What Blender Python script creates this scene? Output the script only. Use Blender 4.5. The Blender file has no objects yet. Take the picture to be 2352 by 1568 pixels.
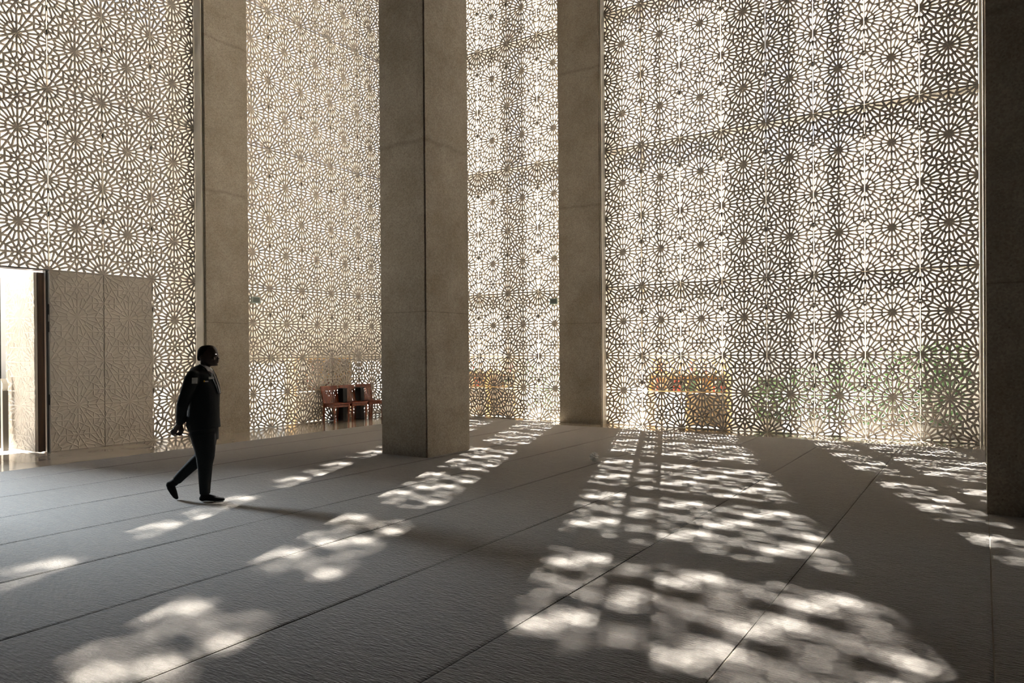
import bpy, bmesh, math, random
from math import sin, cos, pi, radians, sqrt, atan2
from mathutils import Vector, Matrix

random.seed(7)
C = bpy.context.scene
COL = C.collection
W = 0.9            # width of a screen panel
H = 3.12266        # height of a screen panel
LX = -13.41        # inner face of the left screen
RY = 14.589        # inner face of the right screen
RX0 = -7.226       # first seam of the main right bay
LY0 = 5.718        # seam beside the door
TOP = 6 * H
SUN_AZ = radians(21.8)
SUN_EL = radians(50.9)

# ------------------------------------------------------------------ helpers
def new_obj(name, bm_or_me, mat=None, parent=None, smooth=False):
    if isinstance(bm_or_me, bmesh.types.BMesh):
        me = bpy.data.meshes.new(name)
        bm_or_me.normal_update()
        bm_or_me.to_mesh(me)
        bm_or_me.free()
    else:
        me = bm_or_me
    if mat is not None and not me.materials:
        me.materials.append(mat)
    if smooth:
        for p in me.polygons:
            p.use_smooth = True
    o = bpy.data.objects.new(name, me)
    COL.objects.link(o)
    if parent is not None:
        o.parent = parent
    return o

def empty(name, loc=(0, 0, 0), rz=0.0):
    o = bpy.data.objects.new(name, None)
    o.empty_display_size = 0.1
    o.location = loc
    o.rotation_euler = (0, 0, rz)
    COL.objects.link(o)
    return o

def tag(o, label=None, cat=None, group=None, kind=None):
    if label: o['label'] = label
    if cat: o['category'] = cat
    if group: o['group'] = group
    if kind: o['kind'] = kind
    return o

def struct(o, label=None):
    o['kind'] = 'structure'
    if label: o['label'] = label
    return o

def copy_tree(o, parent=None):
    c = o.copy()
    COL.objects.link(c)
    if parent is not None:
        c.parent = parent
    for ch in list(o.children):
        copy_tree(ch, c)
    return c

def box(bm, x0, x1, y0, y1, z0, z1, bevel=0.0):
    vs = [bm.verts.new((x, y, z)) for z in (z0, z1) for y in (y0, y1) for x in (x0, x1)]
    fs = []
    for q in ((0, 2, 3, 1), (4, 5, 7, 6), (0, 1, 5, 4), (2, 6, 7, 3), (0, 4, 6, 2), (1, 3, 7, 5)):
        fs.append(bm.faces.new([vs[i] for i in q]))
    if bevel > 0:
        es = list({e for f in fs for e in f.edges})
        bmesh.ops.bevel(bm, geom=es, offset=bevel, segments=2, profile=0.5, affect='EDGES')
    return vs

def bar(bm, a, b, w, d, up=(0, 0, 1), w2=None, d2=None):
    """tapered rectangular bar from a to b"""
    a = Vector(a); b = Vector(b)
    t = (b - a).normalized()
    u = Vector(up)
    s = t.cross(u)
    if s.length < 1e-4:
        s = t.cross(Vector((1, 0, 0)))
    s.normalize(); n = s.cross(t).normalized()
    w2 = w if w2 is None else w2
    d2 = d if d2 is None else d2
    r = []
    for p, ww, dd in ((a, w, d), (b, w2, d2)):
        r.append([bm.verts.new(p + s * sx * ww / 2 + n * sy * dd / 2) for sx, sy in ((-1, -1), (1, -1), (1, 1), (-1, 1))])
    for i in range(4):
        j = (i + 1) % 4
        bm.faces.new((r[0][i], r[0][j], r[1][j], r[1][i]))
    bm.faces.new(r[0][::-1]); bm.faces.new(r[1])

def prism(bm, poly, z0, z1):
    a = [bm.verts.new((x, y, z0)) for x, y in poly]
    b = [bm.verts.new((x, y, z1)) for x, y in poly]
    n = len(poly)
    for i in range(n):
        j = (i + 1) % n
        bm.faces.new((a[i], a[j], b[j], b[i]))
    bm.faces.new(a[::-1]); bm.faces.new(b)

def rings(bm, secs, n=20, cap=True):
    """loft of sections (centre, axis_u, axis_v): points c + u*cos + v*sin"""
    rs = []
    for c, u, v in secs:
        c = Vector(c); u = Vector(u); v = Vector(v)
        rs.append([bm.verts.new(c + u * cos(2 * pi * k / n) + v * sin(2 * pi * k / n)) for k in range(n)])
    for a, b in zip(rs, rs[1:]):
        for k in range(n):
            j = (k + 1) % n
            bm.faces.new((a[k], a[j], b[j], b[k]))
    if cap:
        bm.faces.new(rs[0][::-1]); bm.faces.new(rs[-1])

def limb(bm, pts, n=14, flat=1.0):
    """round limb along points (x,y,z,r)"""
    secs = []
    P = [Vector(p[:3]) for p in pts]
    for i, p in enumerate(pts):
        t = (P[min(i + 1, len(P) - 1)] - P[max(i - 1, 0)]).normalized()
        u = t.cross(Vector((0, 1, 0)))
        if u.length < 1e-3: u = Vector((1, 0, 0))
        u.normalize(); v = u.cross(t).normalized()
        secs.append((P[i], u * p[3], v * p[3] * flat))
    a, b = secs[0], secs[-1]
    ta = (P[0] - P[1]).normalized(); tb = (P[-1] - P[-2]).normalized()
    secs = [(a[0] + ta * pts[0][3] * .6, a[1] * .55, a[2] * .55)] + secs + [(b[0] + tb * pts[-1][3] * .6, b[1] * .55, b[2] * .55)]
    rings(bm, secs, n)

def ball(bm, c, rx, ry, rz, seg=16, rot=None):
    r = bmesh.ops.create_uvsphere(bm, u_segments=seg, v_segments=max(6, seg * 2 // 3), radius=1.0)
    M = Matrix.Translation(c) @ (rot.to_4x4() if rot else Matrix()) @ Matrix.Diagonal((rx, ry, rz, 1))
    bmesh.ops.transform(bm, matrix=M, verts=r['verts'])

def fuse(bm, voxel, smooth=4):
    """union of overlapping shapes as one continuous smooth surface"""
    me = bpy.data.meshes.new('fuse')
    bmesh.ops.recalc_face_normals(bm, faces=bm.faces)
    bm.to_mesh(me); bm.free()
    o = bpy.data.objects.new('fuse', me)
    COL.objects.link(o)
    m = o.modifiers.new('r', 'REMESH'); m.mode = 'VOXEL'; m.voxel_size = voxel
    if smooth:
        s = o.modifiers.new('s', 'SMOOTH'); s.iterations = smooth; s.factor = 0.5
    dg = bpy.context.evaluated_depsgraph_get()
    res = bpy.data.meshes.new_from_object(o.evaluated_get(dg))
    bpy.data.objects.remove(o)
    bpy.data.meshes.remove(me)
    for p in res.polygons: p.use_smooth = True
    return res

# ------------------------------------------------------------------ materials
def material(name, col, rough=0.6, spec=0.4, metal=0.0):
    m = bpy.data.materials.new(name)
    m.use_nodes = True
    b = m.node_tree.nodes['Principled BSDF']
    b.inputs['Base Color'].default_value = (*col, 1)
    b.inputs['Roughness'].default_value = rough
    b.inputs['Specular IOR Level'].default_value = spec
    b.inputs['Metallic'].default_value = metal
    return m

def noisy(name, c1, c2, scale, rough=0.7, spec=0.3, stretch=(1, 1, 1), rot=0.0, detail=6, bump=0.0, bump_scale=None,
          bdist=0.01, lo=0.35, hi=0.65, metal=0.0):
    m = material(name, c1, rough, spec, metal)
    nt = m.node_tree; N = nt.nodes; L = nt.links
    b = N['Principled BSDF']
    tc = N.new('ShaderNodeTexCoord'); mp = N.new('ShaderNodeMapping')
    mp.inputs['Scale'].default_value = stretch
    mp.inputs['Rotation'].default_value = (0, 0, rot)
    L.new(tc.outputs['Object'], mp.inputs['Vector'])
    nz = N.new('ShaderNodeTexNoise'); nz.inputs['Scale'].default_value = scale; nz.inputs['Detail'].default_value = detail
    L.new(mp.outputs['Vector'], nz.inputs['Vector'])
    r = N.new('ShaderNodeValToRGB')
    r.color_ramp.elements[0].position = lo; r.color_ramp.elements[0].color = (*c1, 1)
    r.color_ramp.elements[1].position = hi; r.color_ramp.elements[1].color = (*c2, 1)
    L.new(nz.outputs['Fac'], r.inputs['Fac'])
    L.new(r.outputs['Color'], b.inputs['Base Color'])
    if bump:
        n2 = N.new('ShaderNodeTexNoise'); n2.inputs['Scale'].default_value = bump_scale or scale * 3; n2.inputs['Detail'].default_value = 4
        L.new(mp.outputs['Vector'], n2.inputs['Vector'])
        bp = N.new('ShaderNodeBump'); bp.inputs['Strength'].default_value = bump; bp.inputs['Distance'].default_value = bdist
        L.new(n2.outputs['Fac'], bp.inputs['Height'])
        L.new(bp.outputs['Normal'], b.inputs['Normal'])
    return m

def concrete(name, base, joints=(2.31, 5.07, 8.2)):
    m = material(name, base, 0.78, 0.25)
    nt = m.node_tree; N = nt.nodes; L = nt.links
    b = N['Principled BSDF']
    tc = N.new('ShaderNodeTexCoord')
    # broad staining
    n1 = N.new('ShaderNodeTexNoise'); n1.inputs['Scale'].default_value = 1.3; n1.inputs['Detail'].default_value = 7
    n1.inputs['Roughness'].default_value = 0.62
    L.new(tc.outputs['Object'], n1.inputs['Vector'])
    r1 = N.new('ShaderNodeValToRGB')
    r1.color_ramp.elements[0].position = 0.3; r1.color_ramp.elements[0].color = (base[0] * .8, base[1] * .76, base[2] * .68, 1)
    r1.color_ramp.elements[1].position = 0.68; r1.color_ramp.elements[1].color = (base[0] * 1.1, base[1] * 1.1, base[2] * 1.08, 1)
    L.new(n1.outputs['Fac'], r1.inputs['Fac'])
    # exposed aggregate speckle
    vo = N.new('ShaderNodeTexVoronoi'); vo.inputs['Scale'].default_value = 55
    L.new(tc.outputs['Object'], vo.inputs['Vector'])
    r2 = N.new('ShaderNodeValToRGB')
    r2.color_ramp.elements[0].position = 0.0; r2.color_ramp.elements[0].color = (0.62, 0.6, 0.57, 1)
    r2.color_ramp.elements[1].position = 0.9; r2.color_ramp.elements[1].color = (1.28, 1.26, 1.22, 1)
    L.new(vo.outputs['Color'], r2.inputs['Fac'])
    mx = N.new('ShaderNodeMix'); mx.data_type = 'RGBA'; mx.blend_type = 'MULTIPLY'; mx.inputs['Factor'].default_value = 0.6
    L.new(r1.outputs['Color'], mx.inputs['A']); L.new(r2.outputs['Color'], mx.inputs['B'])
    # dark pour joints and small air holes
    sp = N.new('ShaderNodeSeparateXYZ'); L.new(tc.outputs['Object'], sp.inputs['Vector'])
    wob = N.new('ShaderNodeTexNoise'); wob.inputs['Scale'].default_value = 2.2
    L.new(tc.outputs['Object'], wob.inputs['Vector'])
    last = mx.outputs['Result']
    for i, z in enumerate(joints):
        a = N.new('ShaderNodeMath'); a.operation = 'SUBTRACT'; L.new(sp.outputs['Z'], a.inputs[0]); a.inputs[1].default_value = z
        a2 = a
        if i:
            w2 = N.new('ShaderNodeMath'); w2.operation = 'MULTIPLY_ADD'
            L.new(wob.outputs['Fac'], w2.inputs[0]); w2.inputs[1].default_value = 0.14; L.new(a.outputs[0], w2.inputs[2])
            a2 = w2
        ab = N.new('ShaderNodeMath'); ab.operation = 'ABSOLUTE'; L.new(a2.outputs[0], ab.inputs[0])
        mr = N.new('ShaderNodeMapRange'); mr.inputs['From Min'].default_value = 0.002
        mr.inputs['From Max'].default_value = 0.012 if i == 0 else 0.05
        mr.inputs['To Min'].default_value = 0.7 if i == 0 else 0.78; mr.inputs['To Max'].default_value = 1.0
        L.new(ab.outputs[0], mr.inputs['Value'])
        k = N.new('ShaderNodeMix'); k.data_type = 'RGBA'; k.blend_type = 'MULTIPLY'; k.inputs['Factor'].default_value = 1.0
        L.new(last, k.inputs['A']); L.new(mr.outputs['Result'], k.inputs['B'])
        last = k.outputs['Result']
    v2 = N.new('ShaderNodeTexVoronoi'); v2.inputs['Scale'].default_value = 9
    L.new(tc.outputs['Object'], v2.inputs['Vector'])
    mr = N.new('ShaderNodeMapRange'); mr.inputs['From Min'].default_value = 0.05; mr.inputs['From Max'].default_value = 0.1
    mr.inputs['To Min'].default_value = 0.6; mr.inputs['To Max'].default_value = 1.0
    L.new(v2.outputs['Distance'], mr.inputs['Value'])
    k = N.new('ShaderNodeMix'); k.data_type = 'RGBA'; k.blend_type = 'MULTIPLY'; k.inputs['Factor'].default_value = 1.0
    L.new(last, k.inputs['A']); L.new(mr.outputs['Result'], k.inputs['B'])
    L.new(k.outputs['Result'], b.inputs['Base Color'])
    bp = N.new('ShaderNodeBump'); bp.inputs['Strength'].default_value = 0.35; bp.inputs['Distance'].default_value = 0.004
    L.new(vo.outputs['Distance'], bp.inputs['Height']); L.new(bp.outputs['Normal'], b.inputs['Normal'])
    return m

M = {}
M['panel'] = noisy('cast_screen', (.53, .49, .435), (.61, .565, .505), 5, .72, .3, bump=.15, bump_scale=60, bdist=.002)
M['concrete'] = concrete('bush_hammered_concrete', (.36, .33, .288))
M['carpet'] = noisy('wool_carpet', (.040, .034, .028), (.090, .080, .068), 3.2, .8, .2, stretch=(1.2, 5.5, 1), rot=radians(-33), detail=9,
                    bump=.55, bump_scale=14, bdist=.02, lo=.3, hi=.7)
cb = M['carpet'].node_tree.nodes['Principled BSDF']
cb.inputs['Sheen Weight'].default_value = .85; cb.inputs['Sheen Roughness'].default_value = .34; cb.inputs['Sheen Tint'].default_value = (.9, .88, .86, 1)
M['marble'] = noisy('polished_stone', (.36, .32, .265), (.45, .41, .35), 1.1, .09, .5, detail=8)
M['plaster'] = noisy('wall_plaster', (.085, .075, .065), (.11, .10, .085), 2, .85, .2)
M['ceiling'] = noisy('ceiling_plaster', (.11, .10, .09), (.14, .13, .115), 1, .85, .2)
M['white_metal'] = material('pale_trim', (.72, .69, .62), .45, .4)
M['ledge'] = material('dark_steel', (.10, .09, .075), .5, .4)
M['clip'] = material('black_clip', (.012, .012, .012), .5, .3)
M['paving'] = noisy('sunlit_paving', (.13, .122, .111), (.165, .154, .14), .6, .85, .2)
M['white_render'] = noisy('white_render', (.30, .292, .278), (.345, .336, .322), .8, .8, .2)
M['jamb'] = noisy('dark_jamb_timber', (.035, .018, .01), (.07, .035, .018), 3, .45, .4, stretch=(8, 8, .6))
M['steel'] = material('grey_frame_steel', (.16, .165, .165), .35, .5, .6)
M['stile'] = noisy('brown_stile_timber', (.22, .115, .045), (.32, .18, .075), 3, .5, .4, stretch=(8, 8, .5))
M['chair_wood'] = noisy('red_chair_wood', (.15, .024, .004), (.27, .052, .008), 4, .38, .45, stretch=(6, 6, 1))
M['oak'] = noisy('golden_cabinet_wood', (.56, .36, .14), (.72, .50, .23), 3, .5, .4, stretch=(2, 6, 8))
M['oak_dark'] = noisy('brown_cabinet_wood', (.20, .15, .09), (.27, .21, .13), 3, .6, .3, stretch=(2, 6, 8))
M['black'] = material('black_plastic', (.008, .008, .009), .55, .3)
M['suit'] = noisy('black_suit_cloth', (.008, .010, .011), (.014, .017, .018), 160, .85, .25, bump=.3, bump_scale=300, bdist=.001)
M['sock'] = noisy('black_sock_knit', (.007, .007, .008), (.013, .013, .014), 200, .9, .2)
M['skin'] = noisy('dark_brown_skin', (.030, .016, .011), (.042, .022, .014), 30, .45, .5)
M['hair'] = noisy('short_black_hair', (.006, .005, .005), (.012, .010, .009), 400, .8, .2, bump=.6, bump_scale=500, bdist=.002)
M['shirt'] = material('white_shirt', (.72, .72, .72), .8, .2)
M['tie'] = material('grey_tie', (.14, .135, .13), .6, .3)
M['patch'] = noisy('grey_white_patch', (.55, .57, .58), (.75, .77, .78), 40, .7, .3)
M['gold'] = material('gold_pin', (.75, .42, .06), .3, .5, .7)
M['eye'] = material('eye_white', (.12, .11, .10), .2, .5)
M['box_grey'] = material('grey_green_box', (.13, .20, .18), .4, .4)
M['box_rim'] = material('pale_box_rim', (.42, .50, .46), .4, .4)
M['leaf'] = noisy('dark_leaf', (.012, .035, .010), (.03, .075, .02), 8, .5, .4)
M['pot'] = noisy('grey_planter', (.10, .095, .09), (.15, .145, .135), 6, .8, .2)
BOOKS = [material('book_' + n, c, .6, .3) for n, c in (('red', (.30, .03, .02)), ('tan', (.48, .33, .16)), ('black', (.02, .018, .016)),
                                                        ('green', (.03, .09, .05)), ('cream', (.62, .55, .40)))]
g = bpy.data.materials.new('clear_plastic'); g.use_nodes = True
b = g.node_tree.nodes['Principled BSDF']
b.inputs['Base Color'].default_value = (.92, .93, .93, 1); b.inputs['Roughness'].default_value = .06
b.inputs['Transmission Weight'].default_value = .12; b.inputs['IOR'].default_value = 1.45
M['clear'] = g

# ------------------------------------------------------------------ the star lattice (12-pointed rosettes on a triangular net, width 1)
def rosette_graph(x0, x1, y0, y1):
    nodes = {}; pts = []; edges = set()
    def nd(p):
        k = (round(p[0], 3), round(p[1], 3))
        for dx in (0, .001, -.001):
            for dy in (0, .001, -.001):
                kk = (round(k[0] + dx, 3), round(k[1] + dy, 3))
                if kk in nodes: return nodes[kk]
        nodes[k] = len(pts); pts.append((p[0], p[1])); return nodes[k]
    def ed(a, b):
        a, b = nd(a), nd(b)
        if a != b: edges.add((min(a, b), max(a, b)))
    def pol(c, r, deg):
        return (c[0] + r * cos(radians(deg)), c[1] + r * sin(radians(deg)))
    s3 = sqrt(3)
    cs = []
    for j in range(-2, int((y1) / (s3 / 2)) + 4):
        for i in range(-3, 5):
            c = (i + (0.5 if j % 2 else 0.0), j * s3 / 2)
            if x0 - 1.3 < c[0] < x1 + 1.3 and y0 - 1.3 < c[1] < y1 + 1.3: cs.append(c)
    rn, rt, rin, rit = 1 / 3, .408, .175, .206
    tdist = 1 / s3
    u = .153
    for c in cs:
        for k in range(12):
            a = 30 * k
            An = pol(c, rin, a); At = pol(c, rit, a + 15); An2 = pol(c, rin, a + 30)
            Bn = pol(c, rn, a); Bt = pol(c, rt, a + 15); Bn2 = pol(c, rn, a + 30)
            ed(c, An); ed(An, At); ed(At, An2); ed(An, Bn); ed(At, Bt); ed(Bn, Bt); ed(Bt, Bn2)
            am, at = (a, a + 30) if k % 2 == 0 else (a + 30, a)     # mid-edge direction, triangle-centre direction
            Mp = pol(c, .5, am); T = pol(c, tdist, at)
            Q = (Mp[0] + u * (T[0] - Mp[0]), Mp[1] + u * (T[1] - Mp[1]))
            ed(Bt, Q); ed(Q, Mp)
            d = math.hypot(Bt[0] - T[0], Bt[1] - T[1])
            U = (T[0] + (Bt[0] - T[0]) * .086 / d, T[1] + (Bt[1] - T[1]) * .086 / d)
            ed(T, U); ed(U, Bt)
            dm = math.hypot(Mp[0] - T[0], Mp[1] - T[1])
            V = (T[0] + (Mp[0] - T[0]) * .157 / dm, T[1] + (Mp[1] - T[1]) * .157 / dm)
            ed(V, Q); ed(V, U)
            P = pol(c, tdist - .157, at)
            ed(P, U)
            if k % 2 == 0:
                ed(pol(c, rn, am), Mp)
            else:
                ed(pol(c, rn, at), P)
    return pts, edges

def graph_faces(pts, edges):
    adj = {}
    for a, b in edges:
        adj.setdefault(a, []).append(b); adj.setdefault(b, []).append(a)
    for v in adj:
        adj[v].sort(key=lambda w: atan2(pts[w][1] - pts[v][1], pts[w][0] - pts[v][0]))
    pos = {v: {w: i for i, w in enumerate(adj[v])} for v in adj}
    seen = set(); faces = []
    for a in adj:
        for b in adj[a]:
            if (a, b) in seen: continue
            f = []; x, y = a, b
            while (x, y) not in seen:
                seen.add((x, y)); f.append(x)
                l = adj[y]; i = pos[y][x]
                x, y = y, l[(i - 1) % len(l)]
            ar = sum(pts[f[i]][0] * pts[f[(i + 1) % len(f)]][1] - pts[f[(i + 1) % len(f)]][0] * pts[f[i]][1] for i in range(len(f))) / 2
            if 1e-5 < ar < .2 and len(f) <= 8: faces.append(f)
    return faces

def inset(poly, d):
    n = len(poly); out = []
    for i in range(n):
        p0 = Vector(poly[i - 1]); p1 = Vector(poly[i]); p2 = Vector(poly[(i + 1) % n])
        e1 = (p1 - p0).normalized(); e2 = (p2 - p1).normalized()
        n1 = Vector((-e1.y, e1.x)); n2 = Vector((-e2.y, e2.x))
        m = n1 + n2
        den = 1 + n1.dot(n2)
        out.append(p1 + m * (d / max(den, .12)))
    # the hole must keep its orientation
    ar = sum(out[i].x * out[(i + 1) % n].y - out[(i + 1) % n].x * out[i].y for i in range(n)) / 2
    return out if ar > 1e-5 else None

VROWS = 2 * sqrt(3)
PTS, EDG = rosette_graph(0, 1, 0, VROWS)
FACES = graph_faces(PTS, EDG)

def panel_mesh(name, solid=False, xa=0.0, xb=1.0, za=0.0, zb=1.0, gap=.0065, zgap=.0035, thick=.0415, chamfer=.010, half=.0203):
    bm = bmesh.new()
    for f in FACES:
        poly = [PTS[i] for i in f]
        cx = sum(p[0] for p in poly) / len(poly); cy = sum(p[1] for p in poly) / len(poly)
        if not (xa - .35 < cx < xb + .35 and za * VROWS - .35 < cy < zb * VROWS + .35): continue
        ins = inset(poly, half)
        n = len(poly)
        ridge = [bm.verts.new((p[0], 0, p[1])) for p in poly]
        if ins is None:
            bm.faces.new(ridge)
            if not solid:
                bm.faces.new([bm.verts.new((p[0], thick, p[1])) for p in poly][::-1])
            continue
        lip = [bm.verts.new((p.x, chamfer, p.y)) for p in ins]
        dep = thick if not solid else chamfer + .003
        back = [bm.verts.new((p.x, dep, p.y)) for p in ins]
        for i in range(n):
            j = (i + 1) % n
            bm.faces.new((ridge[i], ridge[j], lip[j], lip[i]))
            bm.faces.new((lip[i], lip[j], back[j], back[i]))
        if solid:
            bm.faces.new(back)
        else:
            bk = [bm.verts.new((p[0], thick, p[1])) for p in poly]
            for i in range(n):
                j = (i + 1) % n
                bm.faces.new((back[i], back[j], bk[j], bk[i]))
    bmesh.ops.remove_doubles(bm, verts=bm.verts, dist=.0006)
    g = gap / W; zg = zgap / W
    for co, no in (((xa + g, 0, 0), (-1, 0, 0)), ((xb - g, 0, 0), (1, 0, 0)),
                   ((0, 0, za * VROWS + zg), (0, 0, -1)), ((0, 0, zb * VROWS - zg), (0, 0, 1))):
        geom = bm.verts[:] + bm.edges[:] + bm.faces[:]
        r = bmesh.ops.bisect_plane(bm, geom=geom, dist=1e-5, plane_co=co, plane_no=no, clear_outer=True)
        if not solid:
            es = [e for e in r['geom_cut'] if isinstance(e, bmesh.types.BMEdge) and len(e.link_faces) < 2]
            if es:
                bmesh.ops.holes_fill(bm, edges=es, sides=0)
    if solid:      # a plain back board
        box(bm, xa + g, xb - g, chamfer + .0035, thick + .01, za * VROWS + zg, zb * VROWS - zg)
    bmesh.ops.scale(bm, vec=(W, 1, H / VROWS), verts=bm.verts)
    me = bpy.data.meshes.new(name)
    bmesh.ops.recalc_face_normals(bm, faces=bm.faces)
    bm.to_mesh(me); bm.free()
    me.materials.append(M['panel'])
    return me

ME_FULL = panel_mesh('star_panel')
ME_SOLID = panel_mesh('relief_panel', solid=True, half=.017, chamfer=.008)
ME_CUTR = panel_mesh('star_panel_cut', xb=.79)       # trimmed at its far end
ME_CUTL = panel_mesh('star_panel_cut', xa=.195)      # trimmed at its near end
ME_UP = panel_mesh('star_panel_half', za=.5)
ME_Q0 = panel_mesh('star_panel_quarter', za=0, zb=.25)
ME_Q1 = panel_mesh('star_panel_quarter', za=.25, zb=.5)

bmc = bmesh.new(); box(bmc, -.0065, .0065, .006, .05, -.045, .045)
ME_CLIP = bpy.data.meshes.new('fixing_clip'); bmc.to_mesh(ME_CLIP); bmc.free(); ME_CLIP.materials.append(M['clip'])

ROWN = ['bottom row', 'second row up', 'third row up', 'fourth row up', 'fifth row up', 'sixth row up']
ORD = ['first', 'second', 'third', 'fourth', 'fifth', 'sixth', 'seventh', 'eighth', 'ninth']

def panel(me, loc, rz, label, group, solid=False, name='screen_panel', clips=True):
    o = new_obj(name, me)
    o.location = loc; o.rotation_euler = (0, 0, rz)
    tag(o, label, 'panel', group)
    if clips:
        for z in (.31 * H, .44 * H, .81 * H, .94 * H):
            c = new_obj('fixing_clip', ME_CLIP, parent=o)
            c.location = (0, 0, z)
    return o

def left_loc(i, z): return (LX, LY0 + i * W, z)
def right_loc(i, z): return (RX0 + i * W, RY, z)
RL = pi / 2
# left screen, bay beside the door: columns -1..2 (door below column -1, two closed relief leaves below 0 and 1)
for r in range(6):
    for i in range(-1, 3):
        if i == -1 and r == 0: continue
        z = r * H
        k = 2 - i
        lab = f'pierced star-lattice panel, {ROWN[r]}, {ORD[k]} column left of the left wall column'
        if r == 0 and i in (0, 1):
            lab = ['pale solid panel with raised star ribs beside the open door jamb',
                   'pale solid panel with raised star ribs, second from the door jamb'][i]
            panel(ME_SOLID, left_loc(i, z), RL, lab, 'solid relief panels beside the door', name='relief_panel', clips=False)
        else:
            panel(ME_FULL, left_loc(i, z), RL, lab, 'pierced screen panels')
# left screen, bay behind the chairs: columns 4..9
for r in range(6):
    for i in range(4, 10):
        me = ME_FULL
        if i == 4: me = ME_CUTL
        if i == 9: me = ME_CUTR
        lab = f'pierced star-lattice panel, {ROWN[r]}, {ORD[i - 4]} column right of the left wall column'
        if r == 0 and i in (6, 7):
            panel(ME_UP, left_loc(i, 0), RL, f'upper half panel of star lattice, {ORD[i - 4]} column right of the left wall column', 'pierced screen panels')
            panel(ME_Q1, left_loc(i, 0), RL, f'pierced quarter panel over the cabinet behind the chairs, {ORD[i - 4]} column, upper', 'pierced cabinet panels', clips=False)
            panel(ME_Q0, left_loc(i, 0), RL, f'pierced quarter panel at the floor behind the chairs, {ORD[i - 4]} column, lower', 'pierced cabinet panels', clips=False)
        else:
            panel(me, left_loc(i, r * H), RL, lab, 'pierced screen panels', clips=(i != 4))
# right screen, bay between the corner and the rear wall column: columns -7..-2
for r in range(6):
    for i in range(-7, -1):
        me = ME_FULL
        if i == -2: me = ME_CUTR
        if i == -7: me = ME_CUTL
        lab = f'pierced star-lattice panel, {ROWN[r]}, {ORD[-2 - i]} column left of the rear wall column'
        if r == 0 and i in (-5, -4):
            panel(ME_UP, right_loc(i, 0), 0, f'upper half panel of star lattice, {ORD[-2 - i]} column left of the rear wall column', 'pierced screen panels')
            panel(ME_Q1, right_loc(i, 0), 0, f'pierced quarter panel over a cabinet, {ORD[-2 - i]} column left of the rear wall column, upper', 'pierced cabinet panels', clips=False)
            panel(ME_Q0, right_loc(i, 0), 0, f'pierced quarter panel at the floor, {ORD[-2 - i]} column left of the rear wall column, lower', 'pierced cabinet panels', clips=False)
        else:
            panel(me, right_loc(i, r * H), 0, lab, 'pierced screen panels', clips=(i != -7))
# right screen, main bay: columns 0..7
for r in range(5):
    for i in range(8):
        lab = f'pierced star-lattice panel, {ROWN[r]}, {ORD[i]} column right of the rear wall column'
        if r == 0 and i in (1, 2):
            panel(ME_UP, right_loc(i, 0), 0, f'upper half panel of star lattice, {ORD[i]} column right of the rear wall column', 'pierced screen panels')
            panel(ME_Q1, right_loc(i, 0), 0, f'pierced quarter panel over a cabinet, {ORD[i]} column right of the rear wall column, upper', 'pierced cabinet panels', clips=False)
            panel(ME_Q0, right_loc(i, 0), 0, f'pierced quarter panel at the floor, {ORD[i]} column right of the rear wall column, lower', 'pierced cabinet panels', clips=False)
        else:
            panel(ME_FULL, right_loc(i, r * H), 0, lab, 'pierced screen panels', clips=(i != 0))

# ------------------------------------------------------------------ horizontal ledges behind the row joints, seam posts
tn = 0
def trim(bm, mat, label=None):
    global tn
    tn += 1
    return struct(new_obj(f'trim_{tn}', bm, mat), label)
for r in range(1, 6):
    z = r * H
    dep = (.26, .40, .30, .42, .5)[r - 1]
    for x0, x1 in ((-12.62, -8.33), (RX0, RX0 + 8 * W)):
        bm = bmesh.new(); box(bm, x0, x1, RY + .042, RY + .042 + dep, z - .012, z + .012)
        if r == 4: box(bm, x0, x1, RY + .3, RY + .46, z + .012, z + .45)  # upstand added to block a band of sun above this ledge
        trim(bm, M['ledge'])
    for y0, y1 in ((LY0 - W, LY0 + 3 * W), (9.5, 14.5)):
        bm = bmesh.new(); box(bm, LX - .16, LX - .042, y0, y1, z - .012, z + .012); trim(bm, M['ledge'])
bm = bmesh.new(); box(bm, RX0 + W - .03, RX0 + W + .03, RY + .1, RY + .22, 1.6, TOP); trim(bm, M['white_metal'])

bm = bmesh.new(); box(bm, LX - .12, LX - .062, LY0 + .05, LY0 + 2 * W - .02, 0, H - .02); trim(bm, M['ledge'])
# ------------------------------------------------------------------ shell
bm = bmesh.new(); box(bm, LX - .35, 7.0, -9.0, RY + .35, -.25, 0)
struct(new_obj('floor', bm, M['marble']))
bm = bmesh.new(); box(bm, -14.6, 7.4, -9.4, 15.75, TOP, TOP + .4)
struct(new_obj('ceiling', bm, M['ceiling']))
bm = bmesh.new()
box(bm, LX - .4, LX, -9.4, 2.85, 0, TOP)
box(bm, LX - .4, LX, 2.85, LY0 - W - .004, H, TOP)
struct(new_obj('wall_left', bm, M['plaster']))
bm = bmesh.new(); box(bm, 1.2, 7.4, RY, RY + .4, 0, TOP); box(bm, RX0, .03, RY, RY + .4, 5 * H, TOP); struct(new_obj('wall_right', bm, M['plaster']))
bm = bmesh.new(); box(bm, LX, 7.4, -9.4, -9.0, 0, TOP); struct(new_obj('wall_back', bm, M['plaster']))
bm = bmesh.new(); box(bm, 7.0, 7.4, -9.0, RY, 0, TOP); struct(new_obj('wall_side', bm, M['plaster']))

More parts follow.
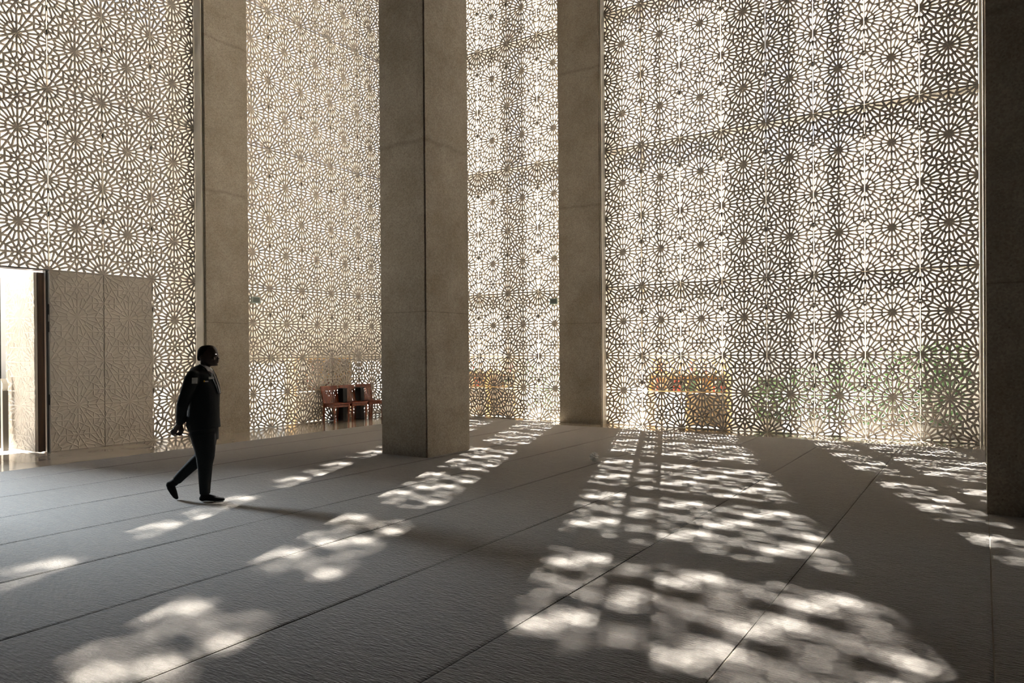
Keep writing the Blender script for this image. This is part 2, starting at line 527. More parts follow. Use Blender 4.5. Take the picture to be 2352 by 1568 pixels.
def column(x0, x1, y0, y1, label, z1=TOP - .004, notch=.019):
    n = notch
    poly = [(x0 + n, y0), (x1 - n, y0), (x1 - n, y0 + n), (x1, y0 + n), (x1, y1 - n), (x1 - n, y1 - n), (x1 - n, y1), (x0 + n, y1), (x0 + n, y1 - n),
            (x0, y1 - n), (x0, y0 + n), (x0 + n, y0 + n)]
    bm = bmesh.new(); prism(bm, poly, 0, z1)
    o = new_obj('concrete_column', bm, M['concrete'])
    return tag(o, label, 'column', kind='thing')
column(-8.255, -7.28, 8.42, 9.54, 'square speckled concrete column standing free in the middle of the hall')
column(LX - 1.1, -13.16, 8.463, 9.487, 'flat concrete wall column behind the walking man')
column(-8.31, RX0, 14.345, 15.69, 'flat concrete wall column in the right-hand screen, behind the free column')
column(.04, 1.12, 8.42, 9.5, 'dark speckled concrete column cut by the right edge of the view')
column(.03, 1.2, 14.36, 15.69, 'concrete wall column ending the right-hand screen, behind the dark column')
# pale edge trims by wall columns; first one paints in a lit column side
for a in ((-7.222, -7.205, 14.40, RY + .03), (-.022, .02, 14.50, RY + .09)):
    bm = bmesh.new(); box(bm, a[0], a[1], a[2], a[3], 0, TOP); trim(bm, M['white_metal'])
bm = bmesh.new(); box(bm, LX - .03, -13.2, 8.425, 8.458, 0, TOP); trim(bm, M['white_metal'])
bm = bmesh.new(); box(bm, LX - .3, -13.3, RY - .1, RY + .3, 0, TOP); trim(bm, M['plaster'])

# ------------------------------------------------------------------ carpet strips, seams along the left wall's direction
SEAM0, SP = .05, 1.205
names = ['under the dark column at the right edge', 'first left of the dark right column', 'second left of the dark right column', 'third left of the dark right column',
         'fourth left of the dark right column', 'fifth left of the dark right column', 'running past the near foot of the walking man', 'passing under the free column and the rear foot of the man',
         'just left of the free column', 'second left of the free column', 'next to the polished stone border']
for k in range(-5, 10):
    x1 = SEAM0 - SP * k; x0 = x1 - SP
    x0 = max(x0, -11.70); x0 += .004; x1 -= .004
    if x1 - x0 < .05: continue
    y1 = 13.75 if x1 > -7.3 else 14.30
    if k < 0: y1 = 13.75
    nseg = 46
    bm = bmesh.new()
    ph = random.random() * 6
    top = []
    for s in range(nseg + 1):
        y = -8.9 + (y1 + 8.9) * s / nseg
        wv = .0025 * sin(y * 1.7 + ph) + .0015 * sin(y * 4.3 + 2 * ph)
        row = [bm.verts.new(p) for p in ((x0 + wv, y, .0005), (x0 + wv, y, .009), (x0 + .02, y, .0125), (x1 - .02, y, .0125), (x1 + wv, y, .009), (x1 + wv, y, .0005))]
        top.append(row)
    for a, b2 in zip(top, top[1:]):
        for i in range(5):
            bm.faces.new((a[i], a[i + 1], b2[i + 1], b2[i]))
    bm.faces.new(top[0]); bm.faces.new(top[-1][::-1])
    bmesh.ops.recalc_face_normals(bm, faces=bm.faces)
    o = new_obj('carpet_strip', bm, M['carpet'])
    lab = f'grey-brown carpet strip, {names[k + 1]}' if -1 <= k < 10 else 'grey-brown carpet strip beyond the dark right column'
    tag(o, lab, 'carpet', 'carpet strips')

# ------------------------------------------------------------------ door: jamb, open relief leaf, folded outer leaf
JY = 5.655
door = struct(empty('door_1', (LX, JY, 0)))
bm = bmesh.new(); box(bm, -.10, .0, .005, .055, 0, H - .01); new_obj('door_frame', bm, M['steel'], door)
bm = bmesh.new(); box(bm, -.06, .012, .02, .032, 0, H - .01); new_obj('frame_seal', bm, M['black'], door)
bm = bmesh.new(); box(bm, -.14, .0, -2.79, .055, H - .012, H + .012); new_obj('door_head', bm, M['steel'], door)
for z in (2.45, 2.15, .9):
    bm = bmesh.new(); box(bm, -.03, .018, .028, .05, z - .09, z + .09); new_obj('hinge', bm, M['black'], door)
leaf = empty('door_leaf', (LX - .02, 5.53, 0))
tag(leaf, 'white star-relief door leaf standing open outward at the left', 'door', kind='thing')
bm = bmesh.new(); box(bm, -1.12, 0, .012, .115, .015, H - .05); new_obj('leaf_core', bm, M['jamb'], leaf)
lf = new_obj('relief_face', ME_SOLID, parent=leaf); lf.location = (-1.12, -.045, .02); lf.scale = (1.12 / W, 1, (H - .07) / H)
leaf2 = empty('door_leaf', (LX - 1.16, 5.50, 0))
tag(leaf2, 'folded white outer door leaf with brown timber stile, at the left edge of view', 'door', kind='thing')
lf = new_obj('relief_face', ME_SOLID, parent=leaf2); lf.rotation_euler = (0, 0, RL); lf.location = (-.0, -1.2, .02); lf.scale = (1.1 / W, 1, (H - .07) / H)
bm = bmesh.new(); box(bm, -.05, .0, -.20, -.10, .015, H - .08); new_obj('stile', bm, M['stile'], leaf2)
bm = bmesh.new(); box(bm, -.05, .002, -.10, -.075, .015, H - .08); new_obj('stile_edge', bm, M['black'], leaf2)
post = empty('bollard', (-14.28, 5.36, 0))
tag(post, 'slim white post with slanted top in front of the open door leaf', 'post')
bm = bmesh.new(); prism(bm, [(-.04, -.04), (.03, -.04), (.03, .04), (-.04, .04)], 0, 1.08); new_obj('shaft', bm, M['white_metal'], post)
bm = bmesh.new(); box(bm, .03, .055, -.04, .04, 0, 1.05); new_obj('back_strip', bm, M['ledge'], post)
bm = bmesh.new()
vs = [bm.verts.new(p) for p in ((-.04, -.04, 1.08), (.05, -.04, 1.08), (.05, .04, 1.08), (-.04, .04, 1.08), (-.04, -.04, 1.26), (.05, -.04, 1.17), (.05, .04, 1.17), (-.04, .04, 1.26))]
for q in ((0, 3, 2, 1), (4, 5, 6, 7), (0, 1, 5, 4), (1, 2, 6, 5), (2, 3, 7, 6), (3, 0, 4, 7)): bm.faces.new([vs[i] for i in q])
new_obj('cap', bm, M['white_metal'], post)

# ------------------------------------------------------------------ small wall boxes on the screens
def wall_box(loc, rz, label):
    t = empty('wall_box', loc, rz)
    tag(t, label, 'box', 'wall boxes on the screens')
    bm = bmesh.new(); box(bm, -.10, .10, -.06, -.003, -.065, .065, .008); new_obj('case', bm, M['box_grey'], t)
    bm = bmesh.new()
    box(bm, -.105, -.088, -.066, -.01, -.072, .072); box(bm, .088, .105, -.066, -.01, -.072, .072)
    box(bm, -.088, .088, -.066, -.01, .055, .072); box(bm, -.088, .088, -.066, -.01, -.072, -.055)
    new_obj('rim', bm, M['box_rim'], t)
    bm = bmesh.new()
    for z in (-.03, -.01, .01, .03): box(bm, -.075, .075, -.064, -.058, z - .004, z + .004)
    new_obj('louvre', bm, M['ledge'], t)
wall_box((LX, 9.80, 2.845), RL, 'small grey-green box on the left screen, just right of the wall column')
wall_box((-8.555, RY, 2.864), 0, 'small grey-green box on the right screen, just left of the wall column')

# ------------------------------------------------------------------ book cabinets standing behind the screens
def cabinet(loc, rz, label, blabel, group, closed):
    t = empty('book_cabinet', loc, rz)
    tag(t, label, 'cabinet', 'book cabinets behind the screens')
    w, d, h = 1.8, .36, 1.52
    for xs in (0, w / 2 - .015, w - .03):
        bm = bmesh.new(); box(bm, xs, xs + .03, 0, d, 0, h); new_obj('side_panel', bm, M['oak'], t)
    bm = bmesh.new(); box(bm, -.01, w + .01, -.005, d, h, h + .03); new_obj('top_board', bm, M['oak'], t)
    for z in (.74, 1.12):
        bm = bmesh.new(); box(bm, .03, w - .03, .01, d - .01, z, z + .03); new_obj('shelf', bm, M['oak'], t)
    bm = bmesh.new(); box(bm, .03, w - .03, d - .015, d, .74, h); new_obj('back_board', bm, M['oak'], t)
    xa, xb = closed
    bm = bmesh.new(); box(bm, xa, xb, .02, .045, .02, .73); dr = new_obj('door', bm, M['oak_dark'], t)
    bm = bmesh.new(); box(bm, (xa + xb) / 2 - .05, (xa + xb) / 2 + .05, .004, .02, .62, .635); new_obj('handle', bm, M['ledge'], dr)
    k = 0
    Rm = Matrix.Rotation(rz, 3, 'Z')
    for z in (.77, 1.15):
        x = .10 + random.random() * .05
        while x < w - .14:
            bw = random.uniform(.03, .055); bh = random.uniform(.2, .29)
            if random.random() < .62 and not (w / 2 - .07 < x < w / 2 + .03):
                bm = bmesh.new(); box(bm, x, x + bw, .10, .10 + random.uniform(.15, .2), 0, bh)
                o = new_obj('book', bm, BOOKS[random.randrange(5)])
                o.location = Vector(loc) + Vector((0, 0, z)); o.rotation_euler = (0, 0, rz)
                tag(o, blabel, 'book', group)
                x += bw + .004
            else:
                x += random.uniform(.06, .14)
    return t
cabinet((RX0 + W, RY + .30, 0), 0, 'golden wooden book cabinet behind the main right screen, near the wall column',
        'upright book on the cabinet behind the main right screen', 'books behind the main right screen', (.93, 1.76))
cabinet((RX0 - 5 * W, RY + .30, 0), 0, 'golden wooden book cabinet behind the screen right of the free column',
        'upright book on the cabinet right of the free column', 'books right of the free column', (1.02, 1.76))
cabinet((LX - .30, LY0 + 6 * W, 0), RL, 'golden wooden book cabinet behind the screen and the red-brown chairs',
        'upright book on the cabinet behind the red-brown chairs', 'books behind the chairs', (.04, .88))

# ------------------------------------------------------------------ chairs along the left screen
def make_chair():
    t = empty('wooden_chair')
    wd = M['chair_wood']
    # local: +x = forward (away from the wall), y across, z up
    for s in (-1, 1):
        bm = bmesh.new(); bar(bm, (.44, s * .205, 0), (.44, s * .215, .43), .034, .034, (0, 1, 0), .042, .042); new_obj('leg', bm, wd, t)
        bm = bmesh.new(); bar(bm, (.02, s * .20, 0), (.06, s * .205, .44), .034, .036, (0, 1, 0), .04, .042); new_obj('leg', bm, wd, t)
        bm = bmesh.new(); bar(bm, (.06, s * .205, .43), (-.04, s * .212, .80), .038, .038, (0, 1, 0), .03, .03); new_obj('back_post', bm, wd, t)
    bm = bmesh.new(); box(bm, .05, .49, -.24, .24, .435, .462, .01); new_obj('seat', bm, wd, t)
    bm = bmesh.new()
    box(bm, .07, .44, -.215, -.195, .37, .43); box(bm, .07, .44, .195, .215, .37, .43)
    box(bm, .43, .45, -.2, .2, .37, .43); box(bm, .05, .07, -.2, .2, .37, .43)
    new_obj('apron', bm, wd, t)
    # curved top rail
    bm = bmesh.new()
    n = 10; a = []; 
    for i in range(n + 1):
        f = -1 + 2 * i / n
        y = f * .235; xo = -.018 * (1 - f * f)
        a.append([bm.verts.new((xo + dx, y, z)) for dx, z in ((-.025, .755), (-.005, .755), (-.035, .868), (-.055, .868))])
    for p, q in zip(a, a[1:]):
        for i in range(4):
            j = (i + 1) % 4
            bm.faces.new((p[i], p[j], q[j], q[i]))
    bm.faces.new(a[0]); bm.faces.new(a[-1][::-1]); bmesh.ops.recalc_face_normals(bm, faces=bm.faces)
    new_obj('top_rail', bm, wd, t)
    for i in range(13):
        f = -1 + 2 * i / 12
        bm = bmesh.new(); xo = -.018 * (1 - f * f)
        bar(bm, (.062 + xo * .4, f * .20, .455), (-.02 + xo, f * .215, .765), .022, .014, (1, 0, 0)); new_obj('slat', bm, wd, t)
    return t
ch = make_chair()
labs = ['red-brown slat-back chair nearest the wall column, leftmost of the row', 'red-brown slat-back chair in the middle of the row by the screen',
        'red-brown slat-back chair half hidden by the free column']
for i in range(3):
    c = ch if i == 0 else copy_tree(ch)
    c.location = (-13.28, 11.80 + .575 * i, 0); c.rotation_euler = (0, 0, radians(-4))
    tag(c, labs[i], 'chair', 'wooden chairs along the left screen')
for i in range(2):
    t = empty('storage_box', (-13.18, 12.11 + .575 * i, 0))
    tag(t, ['tall black box between the first two red-brown chairs', 'tall black box between the last two red-brown chairs'][i], 'box', 'black boxes between the chairs')
    bm = bmesh.new(); box(bm, -.1, .1, -.065, .065, 0, .78, .01); new_obj('body', bm, M['black'], t)
    bm = bmesh.new(); box(bm, -.108, .108, -.07, .07, .78, .80, .006); new_obj('lid', bm, M['black'], t)

# ------------------------------------------------------------------ crumpled clear wrapper on the carpet
bm = bmesh.new()
bmesh.ops.create_icosphere(bm, subdivisions=3, radius=.06)
rr = random.Random(3)
for v in bm.verts:
    n = v.co.normalized()
    k = 1 + .22 * sin(9 * n.x + 2) * sin(8 * n.y) + .18 * sin(13 * n.z + 5 * n.x) + rr.uniform(-.08, .08)
    v.co = n * .058 * k
    v.co.z *= 1.1
zmin = min(v.co.z for v in bm.verts)
for v in bm.verts: v.co.z -= zmin
w_ = new_obj('plastic_wrapper', bm, M['clear'])
w_.location = (-4.86, 9.42, .0125)
tag(w_, 'small crumpled clear plastic wrapper lying alone on the carpet', 'wrapper')

# ------------------------------------------------------------------ the walking man (local x forward, y left, z up)
def P(cx, cy, y=0.0):
    return Vector(((cx - 480) / 749, y, (1402 - cy) / 749))
HD = radians(36)
orig = Vector((-7.231, 4.725, .0125)) - Matrix.Rotation(HD, 3, 'Z') @ Vector((.093, -.06, 0))
man = empty('person', orig, HD)
tag(man, 'man in a black suit and socks walking with hands clasped behind his back', 'person')

def sec(cy, xb, xf, hw, y=0.0, tilt=0.0):
    """horizontal ellipse section from back x to front x (crop pixels)"""
    a = P(xb, cy, y); b2 = P(xf, cy, y)
    c = (a + b2) / 2; r = (b2.x - a.x) / 2
    return (c + Vector((0, 0, 0)), Vector((r, 0, tilt * r)), Vector((0, hw, 0)))

def finger(bm, pts, r0=.0085, r1=.0062):
    n = len(pts)
    limb(bm, [(*p, r0 + (r1 - r0) * i / (n - 1)) for i, p in enumerate(pts)], 10)

# body: head, neck, hands and what is under the clothes, one continuous surface
bm = bmesh.new()
head = [(92, 478, 522, .022), (97, 455, 545, .046), (108, 436, 561, .060), (128, 422, 575, .0705), (150, 417, 582, .0755), (172, 416, 584, .0765), (188, 418, 582, .0755),
        (200, 421, 579, .073), (215, 425, 580, .070), (232, 432, 581, .065), (246, 445, 579, .058), (258, 470, 576, .047), (266, 505, 568, .034)]
rings(bm, [sec(a, b2, c, d) for a, b2, c, d in head], 28)
# nose, brow, cheek, lips, chin, ears
ball(bm, P(584, 203), .016, .0165, .012); ball(bm, P(578, 190), .013, .011, .020, rot=Matrix.Rotation(-.25, 3, 'Y'))
ball(bm, P(573, 172, .026), .014, .026, .009); ball(bm, P(573, 172, -.026), .014, .026, .009)
ball(bm, P(580, 222), .013, .022, .007); ball(bm, P(579, 234), .012, .020, .008); ball(bm, P(570, 256), .016, .022, .014)
for s in (-1, 1):
    ball(bm, P(552, 205, s * .045), .022, .018, .020)
    ball(bm, P(468, 196, s * .078), .018, .008, .031, rot=Matrix.Rotation(.2, 3, 'Y'))
    ball(bm, P(463, 193, s * .084), .012, .006, .020, rot=Matrix.Rotation(.2, 3, 'Y'))
limb(bm, [(*P(478, 225), .060), (*P(474, 262), .057), (*P(466, 300), .062), (*P(462, 340), .075)], 20)
# hidden torso, arms, legs inside the clothes
rings(bm, [sec(320, 400, 510, .10), sec(420, 360, 540, .13), (sec(600, 370, 550, .13)), sec(800, 390, 540, .13)], 18)
RA = [(425, 350, -.19), (395, 460, -.235), (357, 580, -.235), (318, 670, -.16), (278, 742, -.066)]
LA = [(420, 352, .19), (380, 460, .235), (335, 570, .235), (298, 660, .15), (262, 735, .045)]
limb(bm, [(*P(*p), .036 - .0035 * i) for i, p in enumerate(RA)], 12)
limb(bm, [(*P(*p), .036 - .0035 * i) for i, p in enumerate(LA)], 12)
limb(bm, [(*P(470, 800, -.08), .07), (*P(490, 1060, -.08), .05), (*P(487, 1340, -.08), .034)], 12)
limb(bm, [(*P(465, 800, .07), .07), (*P(430, 1040, .05), .05), (*P(205, 1250, .04), .034)], 12)
# right hand: gripping the left wrist behind the back; wrist at (272,745)
limb(bm, [(*P(280, 742, -.062), .026), (*P(262, 762, -.050), .028), (*P(244, 785, -.038), .030), (*P(230, 802, -.030), .027)], 12, .7)
finger(bm, [P(238, 790, -.045), P(214, 800, -.052), P(197, 812, -.040), P(194, 824, -.020), P(202, 830, -.002)])
finger(bm, [P(236, 800, -.040), P(214, 813, -.048), P(200, 826, -.036), P(199, 838, -.014), P(208, 842, .002)])
finger(bm, [P(238, 810, -.034), P(220, 824, -.042), P(208, 837, -.032), P(208, 846, -.012), P(216, 848, .002)])
finger(bm, [P(246, 816, -.028), P(232, 832, -.036), P(222, 843, -.028), P(222, 850, -.012), P(228, 851, .000)], .0075, .0056)
finger(bm, [P(256, 770, -.036), P(238, 772, -.016), P(222, 782, .002), P(214, 796, .012)], .0098, .0078)
# left hand: hanging inside the right one, fingers curled
limb(bm, [(*P(258, 740, .042), .025), (*P(256, 768, .030), .028), (*P(262, 795, .018), .031), (*P(272, 815, .012), .028)], 12, .7)
finger(bm, [P(262, 806, .022), P(246, 826, .026), P(228, 834, .022), P(212, 830, .014)])
finger(bm, [P(268, 816, .018), P(252, 836, .022), P(234, 844, .018), P(217, 838, .010)])
finger(bm, [P(276, 822, .012), P(262, 842, .014), P(246, 850, .010), P(230, 845, .004)])
finger(bm, [P(284, 822, .004), P(275, 842, .002), P(262, 851, -.002), P(248, 849, -.006)], .0075, .0056)
finger(bm, [P(250, 762, .018), P(234, 780, .004), P(216, 798, -.006), P(202, 806, -.012)], .0098, .0078)
body = fuse(bm, .0042, 3)
new_obj('body', body, M['skin'], man)

# eyes
bm = bmesh.new()
for s in (-1, 1): ball(bm, P(572, 186, s * .031), .009, .011, .006)
new_obj('eyes', bm, M['eye'], man, True)

# close-cropped hair: a thin cap over the crown and the back of the skull
bm = bmesh.new()
hs = [(90, 484, 512, .018), (95.5, 453, 543, .046), (107, 434, 557, .0605), (127, 420, 567, .0715), (142, 416, 565, .0745), (158, 415, 530, .0768), (176, 414.5, 500, .0775), (194, 417, 462, .0765), (210, 421, 452, .072), (222, 427, 448, .064)]
rings(bm, [sec(a, b2, c, d) for a, b2, c, d in hs], 28)
new_obj('hair', fuse(bm, .005, 3), M['hair'], man)

# jacket: torso, skirt and both sleeves in one cloth surface
bm = bmesh.new()
tor = [(262, 424, 500, .060, -.25), (280, 398, 515, .082, -.25), (300, 372, 530, .135, -.25), (325, 350, 541, .185, -.1), (365, 334, 553, .205, 0), (420, 326, 571, .205, 0), (500, 330, 586, .195, 0),
       (600, 338, 583, .182, 0), (700, 330, 583, .185, 0), (760, 322, 588, .192, 0), (800, 340, 590, .190, .12)]
rings(bm, [sec(a, b2, c, d, 0, t) for a, b2, c, d, t in tor], 32)
limb(bm, [(*P(432, 335, -.165), .070), (*P(423, 375, -.205), .076), (*P(398, 465, -.235), .067), (*P(360, 580, -.235), .062), (*P(322, 668, -.162), .053), (*P(286, 736, -.075), .044)], 20)
limb(bm, [(*P(425, 335, .165), .070), (*P(412, 375, .205), .076), (*P(382, 465, .235), .067), (*P(338, 572, .235), .062), (*P(300, 660, .152), .053), (*P(266, 728, .052), .042)], 20)
jk = new_obj('jacket', fuse(bm, .008, 5), M['suit'], man)
# lapels and collar
bm = bmesh.new()
for s in (-1, 1):
    pts = [P(446, 256, s * .064), P(498, 288, s * .076), P(538, 350, s * .058), P(571, 430, s * .036), P(589, 500, s * .014)]
    for i in range(len(pts) - 1): bar(bm, pts[i], pts[i + 1], .014, .052 if i else .036, (0, s, .4))
new_obj('lapel', fuse(bm, .004, 2), M['suit'], jk)
bm = bmesh.new(); box(bm, -.028, .028, -.0035, .0035, -.033, .033, .002)
p = new_obj('sleeve_patch', bm, M['patch'], jk); p.location = P(468, 382, -.268); p.rotation_euler = (radians(-14), 0, radians(12))
bm = bmesh.new(); box(bm, -.006, .03, -.002, .002, -.006, .006); p = new_obj('name_pin', bm, M['white_metal'], jk); p.location = P(528, 392, -.172); p.rotation_euler = (0, 0, radians(42))
bm = bmesh.new(); ball(bm, (0, 0, 0), .010, .004, .010, 10); p = new_obj('pin_badge', bm, M['gold'], jk); p.location = P(519, 390, -.180); p.rotation_euler = (0, 0, radians(42))
bm = bmesh.new(); box(bm, -.002, .012, -.03, .03, -.012, .012); p = new_obj('pocket_square', bm, M['shirt'], jk); p.location = P(553, 366, -.105); p.rotation_euler = (0, radians(-18), radians(-38))
# shirt front with collar, tie
bm = bmesh.new()
rings(bm, [sec(256, 440, 512, .064, 0, -.35), sec(280, 430, 525, .074, 0, -.35), sec(300, 440, 531, .080, 0, -.3)], 24)
rings(bm, [sec(290, 440, 531, .050), sec(350, 440, 552, .034), sec(430, 450, 577, .022), sec(500, 470, 590, .010)], 20)
new_obj('shirt', fuse(bm, .005, 2), M['shirt'], man)
bm = bmesh.new()
tp = [(527, 296), (545, 330), (562, 380), (582, 440), (596, 500)]
for i in range(len(tp) - 1): bar(bm, P(*tp[i]), P(*tp[i + 1]), .016 + .005 * i, .010, (1, 0, .3), .022 + .005 * i, .010)
new_obj('tie', fuse(bm, .004, 2), M['tie'], man)
# trousers
bm = bmesh.new()
rings(bm, [sec(740, 350, 565, .155), sec(790, 345, 574, .168), sec(850, 358, 575, .170), sec(890, 375, 575, .165)], 28)
def leg_ring(cy, x0, x1, hw, y): return sec(cy, x0, x1, hw, y)
rings(bm, [leg_ring(830, 362, 575, .098, -.075), leg_ring(900, 382, 575, .096, -.078), leg_ring(960, 402, 574, .092, -.078), leg_ring(1030, 418, 566, .084, -.078), leg_ring(1090, 426, 550, .078, -.078),
           leg_ring(1170, 435, 542, .072, -.078), leg_ring(1260, 441, 533, .066, -.078), leg_ring(1338, 446, 527, .062, -.078)], 22)
limb(bm, [(*P(470, 850, .075), .105), (*P(462, 930, .07), .098), (*P(445, 1010, .06), .085), (*P(400, 1060, .055), .073), (*P(325, 1128, .05), .064), (*P(255, 1196, .045), .058), (*P(218, 1236, .042), .053)], 22)
new_obj('trousers', fuse(bm, .008, 5), M['suit'], man)
# socks
def sock(bm, path): limb(bm, path, 16)
bm = bmesh.new()
limb(bm, [(*P(487, 1310, -.078), .043), (*P(482, 1350, -.078), .043), (*P(474, 1374, -.078), .037)], 16)
limb(bm, [(*P(460, 1374, -.078), .035), (*P(500, 1366, -.078), .040), (*P(550, 1374, -.080), .034), (*P(600, 1382, -.083), .026), (*P(640, 1384, -.085), .020)], 16, 1.25)
new_obj('sock', fuse(bm, .005, 4), M['sock'], man)
bm = bmesh.new()
limb(bm, [(*P(222, 1232, .042), .043), (*P(198, 1254, .042), .044), (*P(168, 1268, .042), .038)], 16)
limb(bm, [(*P(155, 1262, .042), .036), (*P(172, 1296, .042), .042), (*P(192, 1340, .042), .036), (*P(208, 1374, .042), .026), (*P(220, 1388, .042), .017)], 16, 1.15)
new_obj('sock', fuse(bm, .005, 4), M['sock'], man)

# ------------------------------------------------------------------ outside
bm = bmesh.new(); box(bm, -120, 90, -60, 150, -.40, -.26)
struct(new_obj('ground', bm, M['paving']))
def shade_slab(s0, s1, y0, label, depth=.4, z1=27.0):  # added slabs, made up to cut the incoming sun into bands
    """white slab added outside so that its shadow covers the floor between the sun-lines s0 and s1"""
    ca, sa = cos(SUN_AZ), sin(SUN_AZ)
    x0 = (s0 - sa * y0) / ca
    x1 = (s1 - sa * (y0 + depth)) / ca
    bm = bmesh.new(); box(bm, x0, x1, y0, y0 + depth, -.26, z1)
    o = new_obj('sun_blocker', bm, M['white_render'])
    return tag(o, label, 'pier', 'white shade slabs added outside the right screen', 'thing')
shade_slab(1.36, 2.62, 18.4, 'broad white shade slab added outside the main right screen')
shade_slab(3.12, 3.38, 18.4, 'slim white shade slab added outside near the right end of the screen')
shade_slab(4.6, 9.0, 18.4, 'broadest white shade slab added outside beyond the dark right column')
shade_slab(-.135, .0, 18.4, 'thin white shade slab added outside behind the cabinet in the main screen', .06)
shade_slab(2.86, 2.91, 18.4, 'thinnest white shade slab added outside, between the broad and slim slabs', .03)
shade_slab(-3.95, -3.29, 18.4, 'white shade slab added outside the screen beside the free column')
shade_slab(-9.5, -4.93, 18.4, 'wide white shade slab added outside the far corner of the screens')

def building(x0, x1, y0, y1, z, label):
    t = empty('building', ((x0 + x1) / 2, (y0 + y1) / 2, -.26))
    tag(t, label, 'building', 'buildings across the court')
    bm = bmesh.new(); box(bm, -(x1 - x0) / 2, (x1 - x0) / 2, -(y1 - y0) / 2, (y1 - y0) / 2, 0, z); new_obj('wall', bm, M['white_render'], t)
    bm = bmesh.new(); box(bm, -(x1 - x0) / 2 - .3, (x1 - x0) / 2 + .3, -(y1 - y0) / 2 - .3, (y1 - y0) / 2 + .3, z, z + .6); new_obj('parapet', bm, M['white_render'], t)
building(-34, 25, 46, 62, 13, 'long pale building far outside, seen through the right screen')
building(13, 40, 24, 44, 20, 'pale building added outside to block sky, beyond the dark right column')  # unseen block, added to hold back sky light on this side

building(-62, -42, -6, 30, 21, 'tan building far outside, seen through the left screen')

def shrub(loc, h, r, n, label, seed):
    rr = random.Random(seed)
    t = empty('potted_shrub', loc)
    tag(t, label, 'plant', 'shrubs outside the right screen')
    bm = bmesh.new()
    rings(bm, [((0, 0, 0), (r * .42, 0, 0), (0, r * .42, 0)), ((0, 0, .32), (r * .55, 0, 0), (0, r * .55, 0)), ((0, 0, .36), (r * .57, 0, 0), (0, r * .57, 0)), ((0, 0, .34), (r * .5, 0, 0), (0, r * .5, 0))], 16)
    new_obj('pot', bm, M['pot'], t)
    bm = bmesh.new()
    for k in range(9):
        a = rr.uniform(0, 6.28); q = rr.uniform(.2, .7) * r
        bar(bm, (0, 0, .3), (q * cos(a), q * sin(a), h * rr.uniform(.6, .9)), .016, .016, (1, 0, 0), .006, .006)
    new_obj('stems', bm, M['jamb'], t)
    bm = bmesh.new()
    for k in range(n):
        a = rr.uniform(0, 6.28); q = r * sqrt(rr.random()); z = .35 + (h - .35) * rr.random()
        q *= .55 + .6 * sin(pi * min(1, (z - .2) / h))
        c = Vector((q * cos(a), q * sin(a), z))
        d = Vector((rr.uniform(-1, 1), rr.uniform(-1, 1), rr.uniform(-.5, .8))).normalized()
        s = d.cross(Vector((rr.uniform(-1, 1), rr.uniform(-1, 1), rr.uniform(-1, 1)))).normalized()
        L = rr.uniform(.09, .16); wv = L * .28
        v = [bm.verts.new(c), bm.verts.new(c + d * L * .5 + s * wv), bm.verts.new(c + d * L), bm.verts.new(c + d * L * .5 - s * wv)]
        bm.faces.new(v)
    new_obj('foliage', bm, M['leaf'], t)
for i, (x, y, h, r, lab) in enumerate([
        (-4.0, 16.6, 1.0, .45, 'dark shrub in a pot outside, just right of the cabinet in the main screen'),
        (-3.2, 16.9, 1.25, .5, 'dark shrub in a pot outside, second right of the cabinet'),
        (-1.55, 16.5, 1.6, .55, 'tall dark shrub in a pot outside the right part of the main screen'),
        (-.75, 16.9, 1.75, .6, 'tallest dark shrub in a pot outside near the right end'),
        (-2.2, 16.3, 1.45, .5, 'dark shrub in a pot outside, below the darkest lattice of the main screen'),
        (-10.2, 16.6, 1.35, .55, 'dark shrub in a pot outside, left of the rear wall column'),
        (-9.5, 16.5, 1.1, .5, 'low dark shrub in a pot outside, nearest the rear wall column')]):
    shrub((x, y, -.26), h + .26, r, 620, lab, 40 + i)

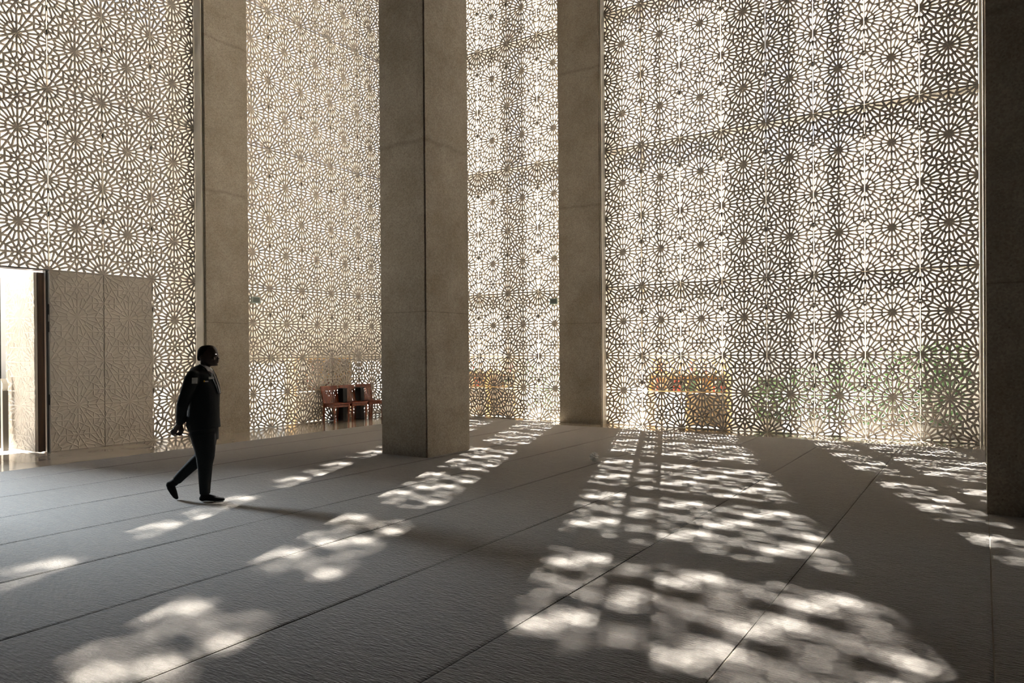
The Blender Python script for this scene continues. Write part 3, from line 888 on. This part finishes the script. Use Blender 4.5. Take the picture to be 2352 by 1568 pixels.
# ------------------------------------------------------------------ light
sd = bpy.data.lights.new('sun', 'SUN'); sd.energy = 80.0; sd.angle = radians(.53); sd.color = (1.0, .955, .885)
so = bpy.data.objects.new('sun', sd); COL.objects.link(so)
dv = Vector((sin(SUN_AZ) * cos(SUN_EL), -cos(SUN_AZ) * cos(SUN_EL), -sin(SUN_EL)))
so.rotation_euler = dv.to_track_quat('-Z', 'Y').to_euler(); so.location = -dv * 60
# added fill spot outside the open door, strengthening the weak daylight from there
dl = bpy.data.lights.new('door_fill_spot', 'SPOT'); dl.energy = 5000; dl.spot_size = radians(37); dl.spot_blend = .3; dl.shadow_soft_size = 1.5; dl.color = (.82, .92, 1.0)
do = bpy.data.objects.new('door_fill_spot', dl); COL.objects.link(do); do.location = (-21, 3.9, 5.6)
do.rotation_euler = (Vector((-13.4, 3.2, 1.2)) - do.location).to_track_quat('-Z', 'Y').to_euler()
wd = bpy.data.worlds.new('sky'); C.world = wd; wd.use_nodes = True
nt = wd.node_tree; bg = nt.nodes['Background']
sk = nt.nodes.new('ShaderNodeTexSky'); sk.sky_type = 'NISHITA'; sk.sun_disc = False
sk.sun_elevation = SUN_EL; sk.sun_rotation = -SUN_AZ; sk.air_density = 1.0; sk.dust_density = 3.0; sk.ozone_density = 1.0
nt.links.new(sk.outputs['Color'], bg.inputs['Color']); bg.inputs['Strength'].default_value = .055

# ------------------------------------------------------------------ camera
F, TH, RO, CY, PITCH, CX, HC = 1619.395, .57861, -.00717, 815.088, -.00452, 21.288, 1.66318
cd = bpy.data.cameras.new('camera'); co = bpy.data.objects.new('camera', cd); COL.objects.link(co)
cd.sensor_width = 36; cd.sensor_fit = 'HORIZONTAL'; cd.lens = 36 * F / 2352
cd.shift_x = -CX / 2352; cd.shift_y = (CY - 784) / 2352
cd.clip_end = 400
R = Matrix.Rotation(TH, 3, 'Z') @ Matrix.Rotation(pi / 2 + PITCH, 3, 'X') @ Matrix.Rotation(RO, 3, 'Z')
co.matrix_world = Matrix.Translation((0, 0, HC)) @ R.to_4x4()
C.camera = co
C.view_settings.view_transform = 'Standard'; C.view_settings.look = 'None'
C.view_settings.gamma = 1.0; C.view_settings.use_curve_mapping = False
C.view_settings.exposure = 2.05
C.cycles.max_bounces = 7; C.cycles.diffuse_bounces = 5; C.cycles.glossy_bounces = 3; C.cycles.transmission_bounces = 4
C.cycles.sample_clamp_indirect = 6.0
